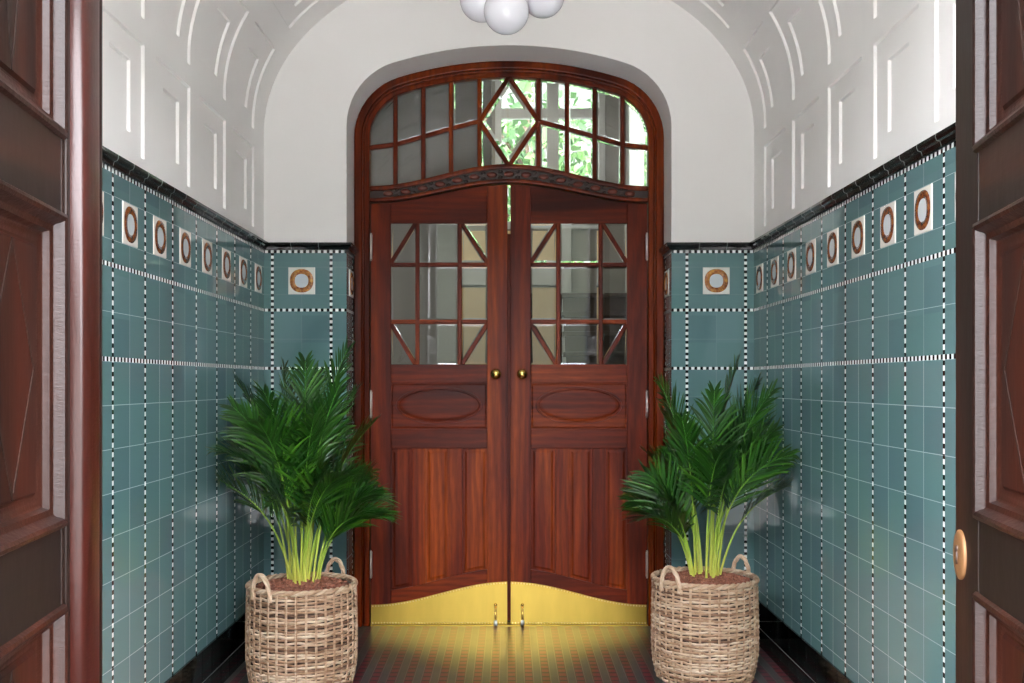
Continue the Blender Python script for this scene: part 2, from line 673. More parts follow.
# vault
UP += [tuple(2 * ZC + pi - q for q in (b, a, ib, ia)) for a, b, ia, ib in UP[:2]]
mb = relief(1, 2.605, ZC + pi + (ZC - 2.605), UP, Y0, YB + 0.02, 60)
ob = mb.build('ceiling', PLASTER, sharp=radians(30), flip=True)
me = ob.data
tag(ob, 'white barrel vault with rows of sunk stucco panels', 'ceiling', kind='structure')


# back wall --------------------------------------------------------------
def half_wall(sx, y, outer, z0, z1, path_fn):
    ap = [(x, z) for x, z in arch_pts(*OPEN, z0=z0) if x >= -1e-9]     # crown .. right jamb
    poly = [(sx * x, y, z) for x, z in ap]
    poly += [(sx * x, y, z) for x, z in path_fn]
    return poly


mb = MB()
for sx in (-1, 1):
    outer = [(W + 0.03, ZL - 0.02), (W + 0.03, ZC)] + [((W + 0.03) * cos(a), ZC + (AZ + 0.03) * sin(a)) for a in xs(0.06, pi / 2, 24)]
    poly = half_wall(sx, YB, None, ZL - 0.02, None, outer)
    mb.face([mb.vert(p) for p in poly])
# reveal and soffit in plaster
ap = arch_pts(*OPEN, z0=ZL - 0.02)
for (xa, za), (xb, zb_) in zip(ap, ap[1:]):
    mb.face([mb.vert((xa, YB, za)), mb.vert((xb, YB, zb_)), mb.vert((xb, YD + 0.08, zb_)), mb.vert((xa, YD + 0.08, za))])
wb = mb.build('wall_back', PLASTER, fix=False)
tag(wb, 'white end wall with an arched doorway over green tiles', 'wall', kind='structure')
bm = bmesh.new()
bm.from_mesh(wb.data)
bmesh.ops.remove_doubles(bm, verts=bm.verts, dist=1e-5)
for f in bm.faces:
    f.smooth = True
for e in bm.edges:
    if len(e.link_faces) != 2 or e.calc_face_angle(0) > radians(30):
        e.smooth = False
bm.to_mesh(wb.data)
bm.free()
mb = MB()
for sx in (-1, 1):
    a, b = sx * 0.862, sx * (W + 0.01)
    q = [(a, YB, 0), (b, YB, 0), (b, YB, 2.08), (a, YB, 2.08)]
    mb.quad(*q, uv=[(sx * p[0], p[2]) for p in q])
    q = [(a, YB, 0), (a, YD + 0.08, 0), (a, YD + 0.08, 2.08), (a, YB, 2.08)]
    mb.quad(*q, uv=[(0.862 - (p[1] - YB) * 1.0 - 0.01, p[2]) for p in q])
tag(mb.build('tile_dado', TILE_BACK, wb, fix=False), 'green glazed tile dado with black and white mosaic strips')
mb = MB()
prof = [(0.0, 2.0635), (0.012, 2.0635), (0.016, 2.078), (0.026, 2.081), (0.030, 2.090), (0.030, 2.1), (0.0, 2.104)]
for sx in (-1, 1):
    for mi, jo in ((0, 0.0), (1, 0.0012)):
        mb.cur = mi
        segs = []
        if mi == 0:
            p = 0.862
            while p < W - 0.01:
                segs.append((p, min(p + 0.1437, W)))
                p += 0.1459
        else:
            segs = [(0.862, W)]
        for a, b in segs:
            for (d0, z0), (d1, z1) in zip(prof, prof[1:]):
                d0, d1 = max(0, d0 - jo), max(0, d1 - jo)
                aa0 = a - d0 if a < 0.87 else a
                aa1 = a - d1 if a < 0.87 else a
                mb.quad((sx * aa0, YB - d0, z0), (sx * b, YB - d0, z0), (sx * b, YB - d1, z1), (sx * aa1, YB - d1, z1))
        for (d0, z0), (d1, z1) in zip(prof, prof[1:]):       # return into the doorway
            d0, d1 = max(0, d0 - jo), max(0, d1 - jo)
            mb.quad((sx * (0.862 - d0), YB - d0, z0), (sx * (0.862 - d0), YD - 0.05, z0), (sx * (0.862 - d1), YD - 0.05, z1), (sx * (0.862 - d1), YB - d1, z1))
mb.build('tile_cornice', [BLACK, GROUT], wb)
for sx, nm in ((-1, 'left'), (1, 'right')):
    mb = MB()
    p = 0.868
    while p < W - 0.02:
        for z0, z1 in ((0.0, 0.0925), (0.0955, 0.229)):
            x0, x1 = sx * p, sx * min(p + 0.1415, W - 0.012)
            mb.box(min(x0, x1), max(x0, x1), YB - 0.009, YB, z0 + 0.001, z1)
        p += 0.1459
    mb.cur = 1
    x0, x1 = sx * 0.868, sx * (W - 0.012)
    mb.box(min(x0, x1), max(x0, x1), YB - 0.0075, YB, 0, 0.228)
    tag(mb.build('baseboard_back_' + nm, [BLACK, GROUT]), 'black glazed tile skirting on the end wall %s of the doorway' % nm, 'skirting', kind='structure')

# medallion tiles ---------------------------------------------------------
MED_W = NT('medallion_white_glaze')
MED_W.set(color=srgb(226, 224, 214), rough=0.08)
MED_W = MED_W.m
MED_R = NT('medallion_ring_glaze')
_n = MED_R.noise(MED_R.coord(), 60, 3, 0.6)
MED_R.set(color=MED_R.ramp(_n, [(0.32, srgb(96, 52, 26)), (0.5, srgb(160, 98, 48)), (0.68, srgb(196, 146, 66))]), rough=0.12)
MED_R.bump(_n, 0.3, 0.002)
MED_R = MED_R.m
MED_B = NT('medallion_ring_brown')
_n = MED_B.noise(MED_B.coord(), 60, 3, 0.6)
MED_B.set(color=MED_B.ramp(_n, [(0.3, srgb(70, 36, 22)), (0.52, srgb(116, 64, 36)), (0.72, srgb(150, 96, 44))]), rough=0.12)
MED_B.bump(_n, 0.3, 0.002)
MED_B = MED_B.m
MED_C = NT('medallion_centre_glaze')
MED_C.set(color=srgb(200, 208, 210), rough=0.1)
MED_C = MED_C.m


def medallion(ring):
    """local x = along the wall, y = towards the room is -y, z up"""
    mb = MB()
    h = 0.0715
    mb.frustum([(-h, -h), (h, -h), (h, h), (-h, h)], [(-h + .002, -h + .002), (h - .002, -h + .002), (h - .002, h - .002), (-h + .002, h - .002)], -0.0035, 0.0)
    mb.cur = 1
    M = Matrix.Rotation(pi / 2, 4, 'X')
    # squarish ring: lathe then push
    n = 48
    prof = [(0.036, 0.0036), (0.039, 0.0062), (0.049, 0.0072), (0.059, 0.0062), (0.062, 0.0036)]
    rings = []
    for r, hh in prof:
        ring_ = []
        for k in range(n):
            a = 2 * pi * k / n
            s = 1 + (0.045 * abs(sin(2 * a)) ** 1.5)
            ring_.append(mb.vert((r * s * cos(a), -hh, r * s * sin(a))))
        rings.append(ring_)
    for a, b in zip(rings, rings[1:]):
        for k in range(n):
            mb.face([a[k], b[k], b[(k + 1) % n], a[(k + 1) % n]], smooth=True)
    mb.cur = 2
    mb.face([mb.vert((0.036 * cos(2 * pi * k / n), -0.0042, 0.036 * sin(2 * pi * k / n))) for k in range(n)])
    o = mb.build('medallion_tile', [MED_W, ring, MED_C], None)
    return o


med = medallion(MED_R)
med_s = medallion(MED_B)
zm = 1.900
first = {}


def place_med(src, parent, loc, rz):
    key = src.name
    o = src if key not in first else src.copy()
    if key in first:
        C.objects.link(o)
    first[key] = 1
    o.parent = parent
    o.location = loc
    o.rotation_euler = (0, 0, rz)
    return tag(o, 'white square tile with a brown ring')


for sx in (-1, 1):
    place_med(med, wb, (sx * (0.944 + SP / 2), YB, zm), 0)
    place_med(med, wb, (sx * 0.862, YB + 0.165, zm), sx * -pi / 2)
    wall = bpy.data.objects['wall_left' if sx < 0 else 'wall_right']
    for k in range(-5, 8):
        y = 3.1865 + SP * (k + 0.5)
        place_med(med_s, wall, (sx * W, y, zm), sx * -pi / 2)

# ------------------------------------------------------------------ frame of the inner doorway
tr = empty('trim_1', (0, YD, 0), 'red-brown arched wooden door frame with a carved transom', 'door frame', kind='structure')


def band(d0, d1, y0, y1, mb):
    """strip of the frame between two offsets from the opening's edge"""
    a = arch_pts(OPEN[0] - d0, OPEN[1] - d0, OPEN[2] - d0, OPEN[3] - d0, z0=0.0)
    b = arch_pts(OPEN[0] - d1, OPEN[1] - d1, OPEN[2] - d1, OPEN[3] - d1, z0=0.0)
    n = len(a)
    va = [[mb.vert((p[k][0], y, p[k][1])) for k in range(n)] for p, y in ((a, y0), (b, y0), (b, y1), (a, y1))]
    for k in range(n - 1):
        for q in range(4):
            A, Bq = va[q], va[(q + 1) % 4]
            mb.face([A[k], A[k + 1], Bq[k + 1], Bq[k]])
    for k in (0, n - 1):
        mb.face([va[q][k] for q in range(4)])


mb = MB()
band(0.0005, 0.046, -0.045, 0.06, mb)
mb.build('outer_casing', FRAME_V, tr, bevel=0.008, seg=3, sharp=radians(35))
mb = MB()
band(0.046, 0.084, -0.018, 0.06, mb)
mb.build('inner_casing', FRAME_V, tr, bevel=0.005, sharp=radians(35))
mb = MB()
pa = arch_pts(OPEN[0] - 0.05, OPEN[1] - 0.05, OPEN[2] - 0.05, OPEN[3] - 0.05, z0=0.02)
mb.tube([(x, -0.02, z) for x, z in pa], 0.009, 8)
mb.build('bead_moulding', FRAME_V, tr)

# carved transom
X = xs(-0.777, 0.777, 40)
mb = MB()
mb.prism([(x, B(x)) for x in X] + [(x, T(x) + 0.012) for x in X[::-1]], -0.016, 0.05)
ct = mb.build('carved_transom', CARVED, tr, bevel=0.003)
mb = MB()
mb.prism([(x, B(x) + 0.024) for x in X] + [(x, B(x) - 0.004) for x in X[::-1]], -0.028, 0.05)
mb.build('upper_moulding', FRAME_V, tr, bevel=0.008, seg=3)
mb = MB()
mb.prism([(x, T(x) + 0.026) for x in X] + [(x, T(x) + 0.004) for x in X[::-1]], -0.034, 0.05)
mb.build('lower_moulding', FRAME_V, tr, bevel=0.007, seg=3)
mb = MB()
md = MB()
for k in range(-7, 8):
    x = k * 0.0965
    z = (B(x) + T(x) + 0.024) / 2
    mb.ellipsoid((x, -0.016, z), (0.029, 0.012, 0.016))
    if k < 7:
        x2 = x + 0.048
        z2 = (B(x2) + T(x2) + 0.024) / 2
        for s in (-1, 1):
            md.ellipsoid((x2, -0.016, z2 + s * 0.016), (0.014, 0.008, 0.009), 10, 6)
mb.build('bead', BEADW, ct)
md.build('carved_leaf', CARVED, ct)

# ------------------------------------------------------------------ fanlight over the doors
win = empty('window_1', (0, YD, 0), 'arched fanlight with a diamond pane above the double doors', 'window', kind='structure')
top = lambda x: arch_z(x, *INNER)
bot = lambda x: B(x) + 0.02
MID = [(0.165, 2.823), (0.324, 2.782), (0.479, 2.737), (0.635, 2.693), (0.80, 2.672)]


def mid(x):
    x = abs(x)
    for (a, za), (b, zb_) in zip(MID, MID[1:]):
        if x <= b:
            f = (x - a) / (b - a)
            return za + (zb_ - za) * f
    return MID[-1][1]


def bar2(mb, p, q, w, y0, y1):
    p, q = Vector((p[0], p[1])), Vector((q[0], q[1]))
    d = (q - p).normalized()
    n = Vector((-d.y, d.x)) * w / 2
    mb.prism([tuple(p + n), tuple(q + n), tuple(q - n), tuple(p - n)], y0, y1)


def inset(poly, d):
    n = len(poly)
    area = sum(poly[k][0] * poly[(k + 1) % n][1] - poly[(k + 1) % n][0] * poly[k][1] for k in range(n))
    s = 1 if area > 0 else -1
    out = []
    for k in range(n):
        p0, p1, p2 = Vector(poly[k - 1]), Vector(poly[k]), Vector(poly[(k + 1) % n])
        a, b = (p1 - p0).normalized(), (p2 - p1).normalized()
        na, nb = Vector((-a.y, a.x)) * s, Vector((-b.y, b.x)) * s
        m = (na + nb)
        m = m / max(0.25, m.length_squared / 2)
        out.append(tuple(p1 + m * d))
    return out


def pane(mb, poly, y, bev=0.013):
    """bevelled sheet of glass: thin rim, thick middle"""
    inn = inset(poly, bev)
    n = len(poly)
    f1 = [mb.vert((x, y - 0.0045, z)) for x, z in inn]
    f0 = [mb.vert((x, y - 0.0010, z)) for x, z in poly]
    b0 = [mb.vert((x, y + 0.0015, z)) for x, z in poly]
    mb.face(f1)
    mb.face(b0[::-1])
    for k in range(n):
        k2 = (k + 1) % n
        mb.face([f1[k], f0[k], f0[k2], f1[k2]])
        mb.face([f0[k], b0[k], b0[k2], f0[k2]])


COLS = [0.165, 0.324, 0.479, 0.635, 0.778]
mw = 0.0125
mb = MB()
for sx in (-1, 1):
    for c in COLS[:-1]:
        mb.box(sx * c - mw, sx * c + mw, -0.008, 0.03, bot(c) - 0.02, top(c) + 0.02)
    o_ = MB()
mb.build('muntin', FRAME_V, win, bevel=0.004)
mb = MB()
for sx in (-1, 1):
    X2 = xs(0.165, 0.785, 16)
    mb.prism([(sx * x, mid(x) + mw) for x in X2] + [(sx * x, mid(x) - mw) for x in X2[::-1]], -0.006, 0.028)
mb.build('cross_muntin', FRAME_V, win, bevel=0.004)
mb = MB()
dv = [(0, top(0) + 0.004), (0.165, 2.823), (0, bot(0) - 0.004), (-0.165, 2.823)]
for k in range(4):
    bar2(mb, dv[k], dv[(k + 1) % 4], 0.025, -0.012, 0.03)
mb.build('diamond_muntin', FRAME_V, win, bevel=0.004)
mb = MB()
g = 0.008
for sx in (-1, 1):
    for a, b in zip(COLS, COLS[1:]):
        a2, b2 = a + g, b - g
        X3 = xs(a2, b2, 6)
        P1 = [(sx * x, top(x) - 0.002) for x in X3] + [(sx * x, mid(x) + g) for x in (b2, a2)]
        P2 = [(sx * x, mid(x) - g) for x in (a2, b2)] + [(sx * x, bot(x) - 0.002) for x in X3[::-1]]
        if b > 0.7:      # corner pane, rounded
            X3 = xs(a2, 0.776, 14)
            P1 = [(sx * x, top(x) - 0.002) for x in X3] + [(sx * x, mid(x) + g) for x in (0.776, a2)]
        pane(mb, P1, 0.012)
        pane(mb, P2, 0.012)
    X3 = xs(0.018, 0.157, 6)
    t_, b_ = dv[0][1], dv[2][1]
    lin = lambda x, e: e + (2.823 - e) * x / 0.165
    pane(mb, [(sx * x, top(x) - 0.002) for x in X3] + [(sx * 0.157, lin(0.157, t_) + 0.016), (sx * 0.018, lin(0.018, t_) + 0.004)], 0.012)
    pane(mb, [(sx * 0.018, lin(0.018, b_) - 0.004), (sx * 0.157, lin(0.157, b_) - 0.016)] + [(sx * x, bot(x) - 0.002) for x in X3[::-1]], 0.012)
pane(mb, [(0, t_ - 0.016), (0.157, 2.823), (0, b_ + 0.016), (-0.157, 2.823)], 0.006, 0.022)
mb.build('bevelled_glazing', GLASS, win)

# ------------------------------------------------------------------ inner double door
LW = 0.766


def leaf(name, label, s, hx):
    """local u from the hinge side to the meeting edge; s = +1 left leaf, -1 right leaf"""
    r = empty(name, (hx, YD, 0), label, 'door', 'inner double doors', 'structure')
    X_ = lambda u: s * u
    wx = lambda u: hx + s * u                   # to centre-line distance
    th = 0.045

    def P(mb, us, z0f, z1f, y0=0.0, y1=th):
        mb.prism([(X_(u), z1f(wx(u))) for u in us] + [(X_(u), z0f(wx(u))) for u in us[::-1]], y0, y1)

    c = lambda v: (lambda x: v)
    pt = lambda x: K(x) + 0.075
    for a, b in ((0.0, 0.113), (0.652, LW)):
        mb = MB()
        P(mb, xs(a, b, 6), c(0.006), T)
        mb.build('stile', WOOD_V, r, bevel=0.003)
    for a, b, z0, z1 in ((0.113, 0.652, c(2.252), T), (0.113, 0.652, c(1.358), c(1.462)), (0.113, 0.652, c(0.992), c(1.1005)), (0.113, 0.652, c(0.006), pt)):
        mb = MB()
        P(mb, xs(a, b, 14), z0, z1, 0.0005, th)
        mb.build('rail', WOOD_H, r, bevel=0.003)
    for a, b in ((0.2335, 0.309), (0.4365, 0.514)):
        mb = MB()
        P(mb, xs(a, b, 4), pt, c(0.992), 0.0008, th)
        mb.build('mullion', WOOD_V, r, bevel=0.003)
    for a, b in ((0.113, 0.2335), (0.309, 0.4365), (0.514, 0.652)):
        mb = MB()
        P(mb, xs(a, b, 5), lambda x: pt(x) - 0.01, c(1.0), 0.013, 0.03)
        # raised centre of the panel, soft edged
        m_ = 0.012
        us = xs(a + m_, b - m_, 5)
        us2 = xs(a + m_ + 0.012, b - m_ - 0.012, 5)
        o1 = [(X_(u), 0.992 - m_) for u in us] + [(X_(u), pt(wx(u)) + m_) for u in us[::-1]]
        o2 = [(X_(u), 0.992 - m_ - 0.012) for u in us2] + [(X_(u), pt(wx(u)) + m_ + 0.012) for u in us2[::-1]]
        mb.frustum(o1, o2, 0.0085, 0.0131)
        mb.build('panel', WOOD_V, r)
    # panel with the oval field
    mb = MB()
    mb.box(min(X_(0.11), X_(0.655)), max(X_(0.11), X_(0.655)), 0.010, 0.03, 1.09, 1.365)
    m_ = 0.006
    mb.frustum([(X_(u), z) for u, z in ((.113 + m_, 1.1005 + m_), (.652 - m_, 1.1005 + m_), (.652 - m_, 1.358 - m_), (.113 + m_, 1.358 - m_))],
               [(X_(u), z) for u, z in ((.12 + m_, 1.108 + m_), (.645 - m_, 1.108 + m_), (.645 - m_, 1.351 - m_), (.12 + m_, 1.351 - m_))], 0.005, 0.0101)
    op = mb.build('oval_panel', WOOD_H, r)
    mb = MB()
    n = 64
    E = lambda a, b, y: [mb.vert((X_(0.3825) + a * cos(2 * pi * k / n), y, 1.2325 + b * sin(2 * pi * k / n))) for k in range(n)]
    r0, r1, r2 = E(0.243, 0.106, 0.0052), E(0.240, 0.103, -0.002), E(0.228, 0.092, -0.002)
    r3, r4, r5 = E(0.222, 0.087, 0.0035), E(0.205, 0.074, 0.0005), E(0.19, 0.062, 0.0)
    for a, b in ((r0, r1), (r1, r2), (r2, r3), (r3, r4), (r4, r5)):
        for k in range(n):
            mb.face([a[k], b[k], b[(k + 1) % n], a[(k + 1) % n]])
    mb.face(r5)
    mb.build('oval_field', WOOD_H, op, fix=True)
    # glazing bars
    mb = MB()
    for u in (0.2605, 0.4975):
        mb.box(min(X_(u - .012), X_(u + .012)), max(X_(u - .012), X_(u + .012)), 0.005, 0.036, 1.46, 2.255)
    mb.build('glazing_bar', WOOD_V, r, bevel=0.004)
    mb = MB()
    for z in (2.021, 1.701):
        mb.box(min(X_(.113), X_(.652)), max(X_(.113), X_(.652)), 0.006, 0.036, z - .012, z + .012)
    mb.build('cross_glazing_bar', WOOD_H, r, bevel=0.004)
    cu = [(0.113, 0.2485), (0.2725, 0.4855), (0.5095, 0.652)]
    cz = [(2.033, 2.252), (1.713, 2.009), (1.4625, 1.689)]
    mb = MB()
    gl = MB()
    for i, (a, b) in enumerate(cu):
        for j, (z0, z1) in enumerate(cz):
            if i == 1 or j == 1:
                e = 0.004
                pane(gl, [(X_(a - e), z0 - e), (X_(b + e), z0 - e), (X_(b + e), z1 + e), (X_(a - e), z1 + e)], 0.02)
                continue
            # diagonal towards the middle of the opening
            if (i == 0) == (j == 0):
                p, q, c1, c2 = (a, z0), (b, z1), (a, z1), (b, z0)
            else:
                p, q, c1, c2 = (a, z1), (b, z0), (a, z0), (b, z1)
            dx, dz = (q[0] - p[0]), (q[1] - p[1])
            bar2(mb, (X_(p[0]), p[1]), (X_(q[0]), q[1]), 0.023, 0.007, 0.034)
            for cc in (c1, c2):
                k1 = (p[0] + (cc[0] - p[0]) * 0.06, p[1] + (cc[1] - p[1]) * 0.06)
                k2 = (q[0] + (cc[0] - q[0]) * 0.06, q[1] + (cc[1] - q[1]) * 0.06)
                pane(gl, [(X_(x), z) for x, z in (k1, k2, cc)], 0.02, 0.012)
    mb.build('diagonal_glazing_bar', WOOD_V, r, bevel=0.003)
    gl.build('bevelled_glazing', GLASS, r)
    if s > 0:
        mb = MB()
        mb.box(LW - 0.03, LW + 0.034, th + 0.001, th + 0.013, 0.02, 2.2)
        mb.build('meeting_strip', WOOD_V, r, bevel=0.003)
    # brass kick plate, nails along its edge
    mb = MB()
    us = xs(0.003, LW - 0.002, 28)
    mb.prism([(X_(u), K(wx(u))) for u in us] + [(X_(u), 0.008) for u in us[::-1]], -0.003, 0.0)
    kp = mb.build('kick_plate', BRASS, r)
    tag(kp, 'brass kick plate with a wavy top edge')
    mb = MB()
    for u in xs(0.012, LW - 0.012, 46):
        mb.ellipsoid((X_(u), -0.003, K(wx(u)) - 0.007), (0.0046, 0.004, 0.0046), 8, 4)
        mb.ellipsoid((X_(u), -0.003, 0.016), (0.0046, 0.004, 0.0046), 8, 4)
    mb.build('nail', NAIL, kp)
    # knob
    M = Matrix.Translation((X_(LW - 0.0655), 0, 1.4085)) @ Matrix.Rotation(pi / 2, 4, 'X')
    mb = MB()
    mb.lathe([(0.0, 0.0), (0.031, 0.0), (0.031, 0.004), (0.024, 0.007), (0.012, 0.009), (0.010, 0.025), (0.018, 0.032), (0.027, 0.043), (0.0285, 0.053), (0.024, 0.063), (0.013, 0.069), (0, 0.071)], 28, M)
    tag(mb.build('knob', BRASSK, r), 'round brass knob')
    # foot bolt
    bx = X_(LW - 0.067)
    mb = MB()
    mb.box(bx - 0.009, bx + 0.009, -0.008, -0.002, 0.03, 0.115)
    mb.tube([(bx, -0.012, 0.002), (bx, -0.012, 0.105)], 0.0055, 10)
    mb.ellipsoid((bx, -0.014, 0.118), (0.010, 0.010, 0.010), 12, 6)
    fb = mb.build('foot_bolt', BRASSK, r)
    mb = MB()
    mb.lathe([(0.0, 0.034), (0.009, 0.034), (0.0105, 0.02), (0.0105, 0.004), (0, 0.004)], 16, Matrix.Translation((bx, -0.016, 0)))
    mb.build('bolt_tip', STEEL, fb)
    # hinges
    for z in ((2.056 + 2.18) / 2 if s > 0 else 2.12, 1.24, 0.345):
        mb = MB()
        x_ = X_(0.003)
        mb.tube([(x_, -0.014, z - 0.07), (x_, -0.014, z + 0.07)], 0.006, 10)
        mb.box(min(x_, x_ + s * 0.006), max(x_, x_ + s * 0.006), -0.012, 0.001, z - 0.068, z + 0.068)
        for e in (-1, 1):
            mb.ellipsoid((x_, -0.014, z + e * 0.073), (0.006, 0.006, 0.006), 10, 6)
        tag(mb.build('hinge', STEEL, r), 'pale steel hinge')
    return r


leaf('door_1', 'red-brown glazed wooden door leaf, left of the inner pair', 1, -0.774)
leaf('door_2', 'red-brown glazed wooden door leaf, right of the inner pair', -1, 0.774)
# brass sill under the doors
mb = MB()
mb.box(-0.776, 0.776, YD - 0.012, YD + 0.06, 0.0, 0.005)
tag(mb.build('trim_2', BRASS), 'thin brass threshold strip under the inner doors', 'threshold', kind='structure')


# ------------------------------------------------------------------ open entrance leaves in front
def entrance(name, label, s, free, th, width, stile, pilaster):
    """s = -1 left, +1 right; free = (x, y) of the free edge; local x runs from the hinge to the free edge, -y... the room side"""
    dx, dy = s * sin(th), cos(th)              # from hinge towards the free edge
    hx, hy = free[0] - dx * width, free[1] - dy * width
    r = empty(name, (hx, hy, 0), label, 'door', 'open entrance doors', 'structure')
    t_ = Vector((dx, dy, 0))
    nrm = Vector((-s * dy, s * dx, 0))         # towards the middle of the passage
    # local frame: x along the leaf, y away from the passage, z up
    M = Matrix(((t_.x, -nrm.x, 0, hx), (t_.y, -nrm.y, 0, hy), (0, 0, 1, 0), (0, 0, 0, 1)))
    if s > 0:
        pass
    r.matrix_world = M
    th_ = 0.055
    L = lambda t: width - t                    # t = distance from the free edge
    H = 3.0
    hs = 0.13
    pa, pb = L(width - hs), L(stile)           # panel span along local x
    flipx = M.to_3x3().determinant() < 0
    def fin(mb, nm, mat, par=r, **kw):
        return mb.build(nm, mat, par, **kw)
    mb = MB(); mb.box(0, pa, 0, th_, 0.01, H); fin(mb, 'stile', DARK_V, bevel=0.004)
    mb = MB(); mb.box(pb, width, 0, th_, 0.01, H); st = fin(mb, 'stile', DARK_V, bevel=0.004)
    zs = [(0.01, 0.26), (0.965, 1.12), (1.64, 1.79), (2.84, H)]
    for z0, z1 in zs:
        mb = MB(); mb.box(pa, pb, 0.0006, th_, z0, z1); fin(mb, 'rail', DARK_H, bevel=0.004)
    for (z0, z1) in ((0.26, 0.965), (1.12, 1.64), (1.79, 2.84)):
        # moulding: a raised lip, then a long slope down to the sunk field
        mb = MB()
        prof = [(-0.012, 0.0), (-0.008, -0.007), (-0.002, -0.009), (0.004, -0.006), (0.0075, 0.0), (0.0095, 0.006), (0.0135, 0.0105), (0.020, 0.0125), (0.023, 0.0135), (0.0245, 0.018), (0.027, 0.024), (0.033, 0.028), (0.041, 0.0295), (0.046, 0.031)]
        rings = []
        for o_, y in prof:
            rings.append([mb.vert(p) for p in ((pa + o_, y, z0 + o_), (pb - o_, y, z0 + o_), (pb - o_, y, z1 - o_), (pa + o_, y, z1 - o_))])
        for a, b in zip(rings, rings[1:]):
            for k in range(4):
                mb.face([a[k], b[k], b[(k + 1) % 4], a[(k + 1) % 4]])
        fin(mb, 'panel_moulding', GLOSS, sharp=radians(28))
        mb = MB()
        mb.box(pa - 0.005, pb + 0.005, 0.031, 0.045, z0 - 0.005, z1 + 0.005)
        a, b, c, d = pa + 0.05, pb - 0.05, z0 + 0.05, z1 - 0.05
        i_ = 0.006
        mb.frustum([(a, c), (b, c), (b, d), (a, d)], [(a + i_, c + i_), (b - i_, c + i_), (b - i_, d - i_), (a + i_, d - i_)], 0.026, 0.0311)
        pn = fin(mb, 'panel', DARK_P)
        mb = MB()
        mx, mz = (a + b) / 2, (c + d) / 2
        pts = [(mx, d - i_), (b - i_ - 0.01, mz), (mx, c + i_), (a + i_ + 0.01, mz)]
        for k in range(4):
            bar2(mb, pts[k], pts[(k + 1) % 4], 0.008, 0.0248, 0.027)
        fin(mb, 'lozenge_inlay', DARK_V, par=pn)
    if pilaster:
        mb = MB()
        n = 14
        a, b = L(0.222), L(0.115)
        pr = [((a + b) / 2 - (b - a) / 2 * cos(pi * k / n), -0.031 * max(0.0, sin(pi * k / n)) ** 0.42) for k in range(n + 1)]
        v0 = [mb.vert((x, y, 0.02)) for x, y in pr]
        v1 = [mb.vert((x, y, H - 0.02)) for x, y in pr]
        for k in range(n):
            mb.face([v0[k], v0[k + 1], v1[k + 1], v1[k]], smooth=True)
        mb.face(v0); mb.face(v1)
        fin(mb, 'pilaster', PILAST, fix=True)
        mb = MB()
        mb.tube([(L(0.05), -0.001, 0.02), (L(0.05), -0.001, H - 0.02)], 0.009, 10)
        mb.tube([(L(0.252), -0.001, 0.02), (L(0.252), -0.001, H - 0.02)], 0.004, 8)
        fin(mb, 'bead_moulding', DARK_V)
    else:
        mb = MB()
        n = 40
        c0 = (L(0.045), 1.027)
        E = lambda k_, y: [mb.vert((c0[0] + 0.040 * k_ * cos(2 * pi * q / n), y, c0[1] + 0.048 * k_ * sin(2 * pi * q / n))) for q in range(n)]
        rr = [E(1, 0.0), E(1, -0.004), E(0.9, -0.0065), E(0.6, -0.0075)]
        for a, b in zip(rr, rr[1:]):
            for k in range(n):
                mb.face([a[k], b[k], b[(k + 1) % n], a[(k + 1) % n]], smooth=True)
        mb.face(rr[-1])
        es = fin(mb, 'keyhole_plate', COPPERY)
        tag(es, 'oval aged brass keyhole plate')
        mb = MB()
        mb.lathe([(0.0, 0.0105), (0.0045, 0.0105), (0.0065, 0.009), (0.0065, 0.007)], 14, Matrix.Translation((c0[0], 0, c0[1] + 0.012)) @ Matrix.Rotation(pi / 2, 4, 'X'))
        mb.tube([(c0[0], -0.0078, c0[1] + 0.008), (c0[0], -0.0078, c0[1] - 0.018)], 0.003, 8)
        fin(mb, 'keyhole', CARVED, par=es)
    return r


entrance('door_3', 'open dark brown panelled entrance leaf with a rounded pilaster, left foreground', -1, (-0.80, 2.10), radians(6.7), 0.735, 0.269, True)
entrance('door_4', 'open dark brown panelled entrance leaf with an oval brass keyhole plate', 1, (0.879, 2.10), radians(9), 0.66, 0.161, False)

# ------------------------------------------------------------------ wicker baskets
WICK = NT('bleached_wicker')
_at = WICK.n('ShaderNodeAttribute', attribute_name='tone').outputs['Fac']
_n = WICK.noise(WICK.scaled(WICK.coord(), (1, 1, 1.6)), 26, 4, 0.65)
_mx = WICK.math('ADD', WICK.math('MULTIPLY', _at, 0.55), WICK.math('MULTIPLY', _n, 0.5))
WICK.set(color=WICK.ramp(_mx, [(0.22, srgb(84, 56, 38)), (0.45, srgb(136, 102, 76)), (0.64, srgb(174, 145, 118)), (0.9, srgb(204, 186, 164))]), rough=0.55)
WICK.bump(WICK.noise(WICK.scaled(WICK.coord(), (1, 1, 3)), 160, 3), 0.35, 0.002)
WICK = WICK.m
LINER = plain('dark_basket_lining', srgb(58, 40, 28), 0.8, var=0.3, scale=40)
SOIL = NT('red_brown_potting_soil')
_n = SOIL.noise(SOIL.coord(), 70, 4, 0.7)
SOIL.set(color=SOIL.ramp(_n, [(0.3, srgb(88, 50, 38)), (0.55, srgb(146, 90, 70)), (0.75, srgb(182, 124, 98))]), rough=0.85)
SOIL.bump(_n, 0.8, 0.01)
SOIL = SOIL.m


